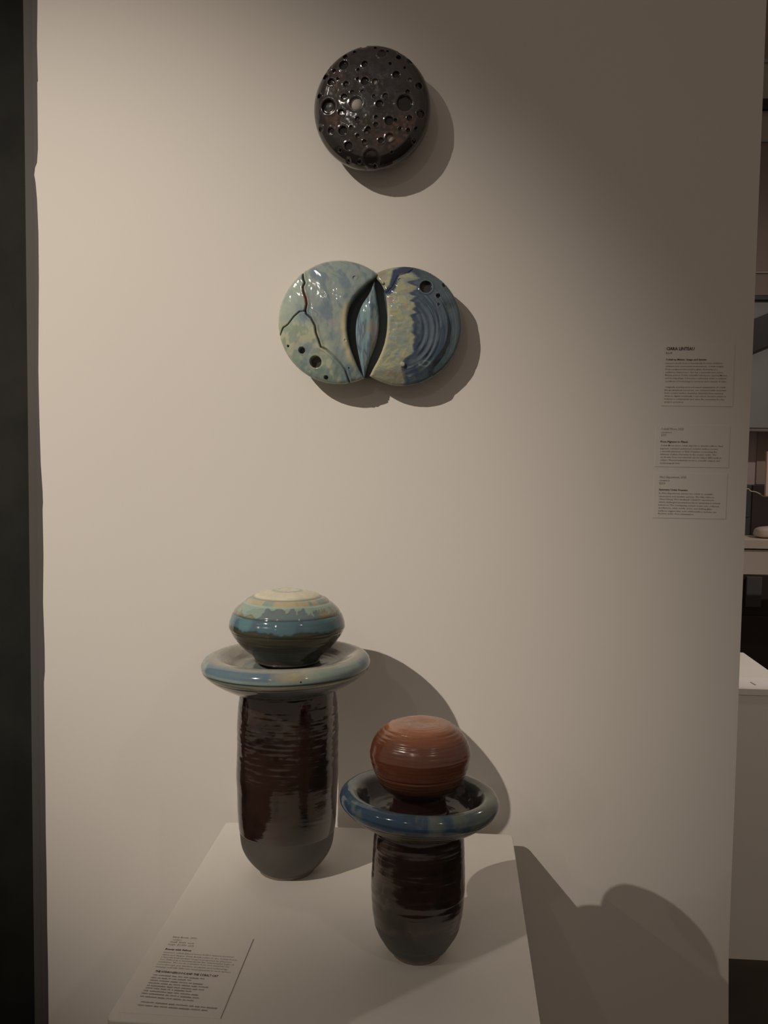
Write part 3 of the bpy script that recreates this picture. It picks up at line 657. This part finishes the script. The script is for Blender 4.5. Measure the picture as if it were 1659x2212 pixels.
def cL(U, V_):
    arc = np.hypot(U-60, V_-560)  # curved vertical streaks
    st = fbm(arc/34+fbm(U/70, V_/70, U*0+31, 3)*2.2, V_/150, U*0+4, 4); n = fbm(U/60, V_/60, U*0+1, 4); n2 = fbm(U/24, V_/40, U*0+6, 3)
    c = mix(A(106, 120, 118), A(86, 104, 114), sm(0.42, 0.60, st)); c = mix(c, A(122, 132, 116), sm(0.52, 0.66, n)*0.4)
    lfm = 1-sm(180, 330, U+0.15*(V_-400)); c = mix(c, mix(A(134, 144, 124), A(112, 132, 130), n2), lfm*0.85)
    low = sm(470, 560, V_+0.0*U)*(1-sm(330, 440, U-0.35*(V_-480))); c = mix(c, mix(A(138, 142, 118), A(112, 126, 108), sm(.4, .6, n2)), low*0.9)
    c = mix(c, A(88, 110, 108), sm(700, 850, V_)*sm(.35, .6, n)*0.8)
    pk = np.exp(-(np.hypot((U-460)/70, (V_-540)/60))**2); c = mix(c, A(128, 118, 124), pk*0.6*sm(.4, .6, n2))
    de = sided(U, V_, fcL); c = mix(c, A(150, 142, 108), np.exp(-((de-22)/20)**2)*sm(330, 460, V_)*(1-sm(760, 860, V_))*0.9)
    c = mix(c, A(90, 104, 104), sm(0, 90, 150-de)*(1-sm(240, 380, V_))*0.5*sm(.4, .6, n))
    c = mix(c, A(84, 100, 118), np.exp(-(np.hypot((U-300)/60, (V_-700)/40))**2)*0.8); c = mix(c, A(78, 100, 108), np.exp(-(np.hypot((U-300)/60, (V_-790)/40))**2)*0.6)
    c = mix(c, A(130, 88, 66), np.exp(-((pl_dist(U, V_, crackA)-9)/6)**2)*sm(260, 330, V_)*(1-sm(380, 440, V_))*0.8)
    dd = np.maximum(np.exp(-(pl_dist(U, V_, crackA)/4.5)**2)*np.interp(V_, [150, 680, 740, 950], [1, 1, .25, .9]), np.exp(-(pl_dist(U, V_, crackB)/3.5)**2))
    c = mix(c, A(48, 32, 26), dd)
    for x, y, r in ((272,707,22), (371,787,40), (442,893,14), (172,676,8)): c = mix(c, A(52, 46, 44), 1-sm(r*0.85, r, np.hypot(U-x, V_-y)))
    rm = LR[0]-np.hypot(U-LC[0], V_-LC[1]); c = mix(c, A(136, 134, 112), np.exp(-(rm/9)**2)*0.6)
    return c
def hR(U, V_):
    rho = np.hypot(U-RC2[0], V_-RC2[1])/413; h = 0.0625-0.017*rho**2.4 + 0.001*(fbm(U/60, V_/60, U*0+5, 3)-0.5)*2
    q = np.hypot((U-960)/1.0, (V_-560)/1.12)
    n3 = fbm(U/60, V_/60, U*0, 2); m = sm(1040, 1110, U)*sm(300, 360, V_)*(1-sm(740, 860, V_))
    for r0 in (150, 192, 232, 262): h = h + m*(0.0009*np.exp(-((q-r0)/8)**2) - 0.0005*np.exp(-((q-r0-18)/8)**2))
    q2 = np.hypot(U-960, V_-540); h = h - 0.0045*sm(326, 338, q2)*sm(1150, 1200, U)*sm(330, 420, V_)*(1-sm(860, 930, V_))
    lm = (1-sm(1000, 1080, U)); h = h + lm*0.0010*(fbm(U/30+2*n3, V_/16+2*n3, U*0+2, 3)-0.5)
    for x, y, r, dep in ((1132,265,44,.008), (1217,325,16,.005), (1255,248,14,.005), (1150,158,8,.003), (1222,385,10,.003), (948,215,10,.002)):
        d = np.hypot(U-x, V_-y); h = h - dep*(1-sm(r*0.82, r, d)) + 0.0009*np.exp(-((d-r*1.12)/(r*.14))**2)
    for x, y, r in ((982,800,20), (832,240,14)): h = h + 0.004*(1-sm(r*0.5, r, np.hypot(U-x, V_-y)))
    h = h - 0.0022*np.exp(-(pl_dist(U, V_, [(860,310),(900,270),(925,215),(940,190),(1010,165),(1040,140)])/5)**2)
    return h
def cR(U, V_):
    n = fbm(U/50, V_/50, U*0+11, 4); n2 = fbm(U/34, V_/16, U*0+14, 3); sw = fbm(U/34+3*n, V_/24+3*n, U*0+17, 4)
    tan = mix(A(130, 132, 102), A(112, 122, 110), sm(.42, .60, sw)); tan = mix(tan, A(100, 124, 126), sm(.60, .70, n2)*0.7); tan = mix(tan, A(126, 106, 106), sm(.62, .7, n)*0.6)
    q = np.hypot(U-960, (V_-560)/1.12); st = fbm(q/16, V_/300, U*0+19, 3)
    navy = mix(A(70, 84, 98), A(44, 64, 82), sm(.42, .58, st)); navy = mix(navy, A(92, 108, 112), sm(.60, .7, st)*0.8)
    edge = 1050 + 150*(fbm(V_/34, U*0+3, U*0, 3)-0.5)*(1-0.75*sm(420, 520, V_)) - 70*sm(700, 780, V_)
    c = mix(tan, navy, sm(edge-8, edge+8, U)); c = mix(c, A(40, 56, 74), np.exp(-((U-edge-22)/20)**2)*0.9)
    tl = pl_dist(U, V_, [(865,300),(900,265),(910,225),(925,165),(985,140),(1060,135)]); c = mix(c, A(40, 52, 76), 1-sm(16, 34, tl+24*(n-0.5)))
    tr = np.exp(-(np.hypot((U-1180)/130, (V_-240)/120))**2); c = mix(c, A(62, 76, 88), tr*0.8); c = mix(c, A(40, 50, 66), (1-sm(38, 70, np.hypot(U-1132, V_-265)+40*(n-.5)))*0.8)
    t2 = pl_dist(U, V_, [(1060,160),(1130,165),(1200,190)]); c = mix(c, A(40, 50, 66), (1-sm(8, 26, t2+20*(n-.5)))*0.8)
    c = mix(c, A(118, 110, 84), (1-sm(800, 870, U+.4*(V_-200)))*(V_ < 330)*0.7)
    lo = sm(760, 860, V_)*sm(1000, 1080, U); c = mix(c, mix(A(60, 66, 66), A(40, 48, 70), sm(.45, .55, n)), lo*0.9); c = mix(c, A(98, 96, 80), sm(800, 880, V_)*(1-sm(960, 1020, U))*0.7)
    ed = np.exp(-((RR[0]-np.hypot(U-RC2[0], V_-RC2[1]))/55)**2)*sm(1000, 1150, U); c = mix(c, A(66, 84, 86), ed*0.8)
    c = mix(c, A(104, 122, 122), np.exp(-((np.hypot((U-1130)/38, (V_-790)/18)-1)/0.2)**2)*0.6)
    for x, y, r in ((1132,265,42), (1217,325,15), (1255,248,13), (1150,158,8)): c = mix(c, A(40, 40, 46), 1-sm(r*0.85, r, np.hypot(U-x, V_-y)))
    c = mix(c, A(84, 104, 112), np.exp(-((np.hypot(U-1132, V_-265)-46)/4)**2)*0.8); c = mix(c, A(132, 138, 118), 1-sm(12, 18, np.hypot(U-982, V_-800)))
    de = -sided(U, V_, fcR); c = mix(c, A(150, 142, 112), np.exp(-((de-8)/9)**2)*sm(300, 420, V_)*0.9)
    return c
M_d2 = glaze('blue_green_glaze', rough=0.09, ior=1.55, bump=0.22, bscale=70, mottled=0.05)
region('left_disc', LC[1]-LR[1], LC[1]+LR[1], lambda v: circL(v, LC, LR), lambda v: np.minimum(circR(v, LC, LR), fcL(v)), hL, edgeL, cL, M_d2, nrow=300, ncol=260)
region('right_disc', RC2[1]-RR[1], RC2[1]+RR[1], lambda v: np.maximum(circL(v, RC2, RR), fcR(v)), lambda v: circR(v, RC2, RR), hR, edgeR, cR, M_d2, nrow=280, ncol=240)
# hollow between the discs: recessed floor and the small leaf
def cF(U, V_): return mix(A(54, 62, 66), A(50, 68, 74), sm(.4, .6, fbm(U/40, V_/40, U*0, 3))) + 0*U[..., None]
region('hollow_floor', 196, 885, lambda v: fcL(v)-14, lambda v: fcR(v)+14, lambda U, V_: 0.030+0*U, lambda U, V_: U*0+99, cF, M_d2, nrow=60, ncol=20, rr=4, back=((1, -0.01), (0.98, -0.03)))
yl = np.array([225, 260, 310, 380, 450, 520, 600, 680, 760, 830, 885.])
lfL = np.array([768, 757, 735, 690, 660, 646, 645, 655, 672, 688, 704.]); lfR = np.array([772, 776, 784, 796, 804, 806, 797, 776, 744, 722, 712.])
fl1 = lambda v: cspl(v, yl, lfL); fl2 = lambda v: cspl(v, yl, lfR)
def hF(U, V_): w_ = (fl2(V_)-fl1(V_))/2+1; q = (U-(fl1(V_)+fl2(V_))/2)/w_; return 0.0485+0.0075*(1-q*q)*np.clip(w_/70, 0, 1) + 0.0006*np.sin(U/9)*np.clip(w_/70, 0, 1)
def cFf(U, V_):
    n = fbm(U/18, V_/110, U*0+21, 3); m_ = fbm(U/40, V_/60, U*0+24, 3)
    c = mix(A(92, 120, 126), A(66, 86, 104), sm(.4, .6, n)); c = mix(c, A(120, 130, 120), sm(.6, .7, n)*0.6); c = mix(c, A(112, 106, 118), sm(740, 790, U)*sm(480, 560, V_)*0.8)
    c = mix(c, A(120, 112, 82), np.exp(-(np.hypot((U-745)/22, (V_-550)/36))**2)*0.8); return c
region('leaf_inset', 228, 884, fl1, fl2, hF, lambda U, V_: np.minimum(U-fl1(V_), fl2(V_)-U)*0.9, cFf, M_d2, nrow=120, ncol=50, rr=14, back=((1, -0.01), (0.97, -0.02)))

# ---------------------------------------------------------------- room beyond the partition (right)
# second plinth
p2r = onZ(1659, 1447, 0.87); yf = float(onZ(1620, 1487.6, 0.87)[1])
xr2 = float(p2r[0])
g = empty('display_plinth', (xr2-0.25, yf+0.28, 0)); tag(g, 'white plinth beyond the right end of the partition, its top brightly lit', 'plinth')
prism('body', rounded(xr2-0.50, xr2-0.002, yf+0.002, yf+0.54, 0.004), 'z', 0.0, 0.85, M_plinth, g)
prism('top_panel', rounded(xr2-0.502, xr2, yf, yf+0.542, 0.004), 'z', 0.85, 0.87, M_plinth, g, bevel=0.0015)
l2 = empty('plinth_label', (xr2-0.1, yf+0.06, 0.87)); tag(l2, 'small text label lying on the plinth beyond the right end of the partition', 'label card')
q0 = onZ(1602, 1463.5, 0.87); 
prism('card', [(xr2-0.17, yf+0.012), (xr2-0.03, yf+0.012), (xr2-0.03, float(q0[1])), (xr2-0.17, float(q0[1]))], 'z', 0.87, 0.8707, paint('card_white', (0.85, 0.80, 0.79), 0.5, 0.01, 4, 0), l2)
Ls = Lines(lambda x, y: onZ(x, y, 0.8702), (0, 0, 1)); Ls.dashes((9,), (1621, 1474), (1632, 1480.5), 0.010); Ls.done('caption', M_ink, l2)
# far wall, posts, beams
w = box('wall_right', -0.2, 4.6, 6.0, 6.1, 0, 4.2, M_far); tag(w, kind='structure')
def at(px, py, y): p = onY(px, py, y); return float(p[0]), float(p[2])
# brown side post and crossbars of a display frame at depth 4
Y4 = 4.0
def panel(name, x0, y0, x1, y1, Y, th, mat, parent, extend=0.6, bev=0.002):
    ax, az = at(x0, y0, Y); bx, bz = at(x1, y1, Y)
    return box(name, ax, bx+extend, Y, Y+th, bz, az, mat, parent, bevel=bev)
ps = empty('partition_screen', (at(1650, 1300, Y4)[0], Y4, 0)); tag(ps, 'tall grey panelled screen with black crossbars far behind the partition', 'screen')
panel('panel', 1600, -60, 1700, 128, Y4, .05, M_fard, ps); panel('rail', 1600, 128, 1700, 134, Y4-.01, .07, M_slate, ps)
panel('panel', 1600, 134, 1700, 213, Y4, .05, paint('olive_panel', (0.30, 0.285, 0.23), .8, .08, 3, .02), ps)
panel('crossbar', 1600, 213, 1700, 235, Y4-.03, .08, M_black, ps)
panel('panel', 1600, 235, 1700, 302, Y4, .05, M_far, ps); panel('rail', 1600, 302, 1700, 306, Y4-.01, .07, M_slate, ps)
panel('panel', 1600, 306, 1700, 586, Y4, .05, M_fard, ps); panel('rail', 1600, 586, 1700, 590, Y4-.01, .07, M_far, ps)
panel('panel', 1600, 590, 1700, 638, Y4, .05, M_fard, ps); panel('crossbar', 1600, 638, 1700, 648, Y4-.03, .08, M_black, ps)
panel('panel', 1600, 648, 1700, 925, Y4, .05, M_slate, ps)
panel('panel', 1600, 925, 1700, 1700, Y4, .05, M_brownd, ps)
# slanting black band
pts = [at(1595, 702, Y4-.06), at(1720, 652, Y4-.06), at(1720, 722, Y4-.06), at(1595, 773, Y4-.06)]
prism('brace', pts, 'y', Y4-.06, Y4-.02, M_black, ps)
# display box on a shelf at depth 2.5
Y2 = 2.5
shf = empty('display_shelf', (at(1640, 1243, Y2)[0], Y2, at(1640, 1243, Y2)[1])); tag(shf, 'pale shelf counter across the room beyond the partition', 'shelf')
panel('shelf_top', 1590, 1165, 1700, 1187, Y2, .40, M_shelf, shf); panel('apron', 1590, 1187, 1700, 1243, Y2+.01, .38, M_shelf, shf)
ax, az = at(1622, 1243, Y2)
zb = at(1640, 1243, Y2)[1]
for lx in (at(1600, 1243, Y2)[0]-0.1, at(1700, 1243, Y2)[0]+0.3): box('leg', lx, lx+0.06, Y2+.05, Y2+.11, 0.0, zb, M_brownd, shf, bevel=.003)
cs = empty('display_case', (at(1650, 1165, Y2)[0], Y2+.2, at(1640, 1165, Y2)[1])); tag(cs, 'tall open display case with mauve back standing on the pale shelf', 'display case')
zs = at(1640, 1165, Y2)[1]
def casebox(name, x0, y0, x1, y1, Y, th, mat): 
    ax, az = at(x0, y0, Y); bx, bz = at(x1, y1, Y); return box(name, ax, bx, Y, Y+th, max(bz, zs), az, mat, cs, bevel=.002)
casebox('back_panel', 1590, 932, 1637, 1048, Y2+.22, .02, M_mauve); casebox('back_panel', 1637, 932, 1720, 1048, Y2+.215, .02, paint('taupe_panel', (0.30, 0.24, 0.21), .7, .06, 2, .02))
casebox('lower_panel', 1580, 1048, 1626, 1190, Y2+.20, .02, M_teal); casebox('lower_panel', 1626, 1048, 1720, 1190, Y2+.195, .02, M_brownd)
panel('top_rail', 1590, 926, 1700, 933, Y2+.1, .14, M_fard, cs)
casebox('corner_post', 1657.5, 975, 1662, 1072, Y2+.10, .02, M_copper)
# curved copper strand and pale round stone
P = [(1606, 1058), (1616, 1056), (1622, 1061), (1630, 1062), (1640, 1066), (1650, 1072), (1668, 1070)]
cu = bpy.data.curves.new('strand', 'CURVE'); cu.dimensions = '3D'; cu.bevel_depth = 0.0022; sp = cu.splines.new('BEZIER'); sp.bezier_points.add(len(P)-1)
for bp_, (x, y) in zip(sp.bezier_points, P):
    xx, zz = at(x, y, Y2+.12); bp_.co = (xx, Y2+.12, zz); bp_.handle_left_type = bp_.handle_right_type = 'AUTO'
ob = bpy.data.objects.new('t', cu); C.objects.link(ob); me = bpy.data.meshes.new_from_object(ob.evaluated_get(bpy.context.evaluated_depsgraph_get())); bpy.data.objects.remove(ob)
link('cable', me, M_copper, cs, True)
xs, zz = at(1668, 1165, Y2+.04)
bm = bmesh.new(); bmesh.ops.create_cube(bm, size=1); bmesh.ops.bevel(bm, geom=bm.edges[:], offset=0.28, segments=5, affect='EDGES', profile=0.5)
for v in bm.verts: v.co = Vector((v.co.x*0.13*(1-0.12*(v.co.z+.5)), v.co.y*0.10, (v.co.z+0.5)*0.048*(1+0.25*v.co.x)))
me = bpy.data.meshes.new('pale_block'); bm.to_mesh(me); bm.free()
o = link('pale_block', me, M_shelf, None, True); o.location = (xs+0.008, Y2+.10, zs); tag(o, 'small rounded pale block sitting on the shelf across the room', 'block')
# dark things under the shelf
st = empty('dark_cabinet', (at(1650, 1400, 3.2)[0], 3.2, 0)); tag(st, 'low dark cabinet with grey door under the far shelf', 'cabinet')
panel('body', 1570, 1240, 1700, 2000, 3.2, .3, M_brownd, st); panel('door', 1614, 1246, 1644, 1312, 3.18, .02, paint('grey_door', (0.10, 0.10, 0.10), .7, .05, 3, .02), st, extend=0.0)
bx = st
panel('lower_panel', 1570, 1330, 1700, 2000, 3.17, .03, paint('umber_panel', (0.055, 0.042, 0.038), .7, .1, 3, .02), st)
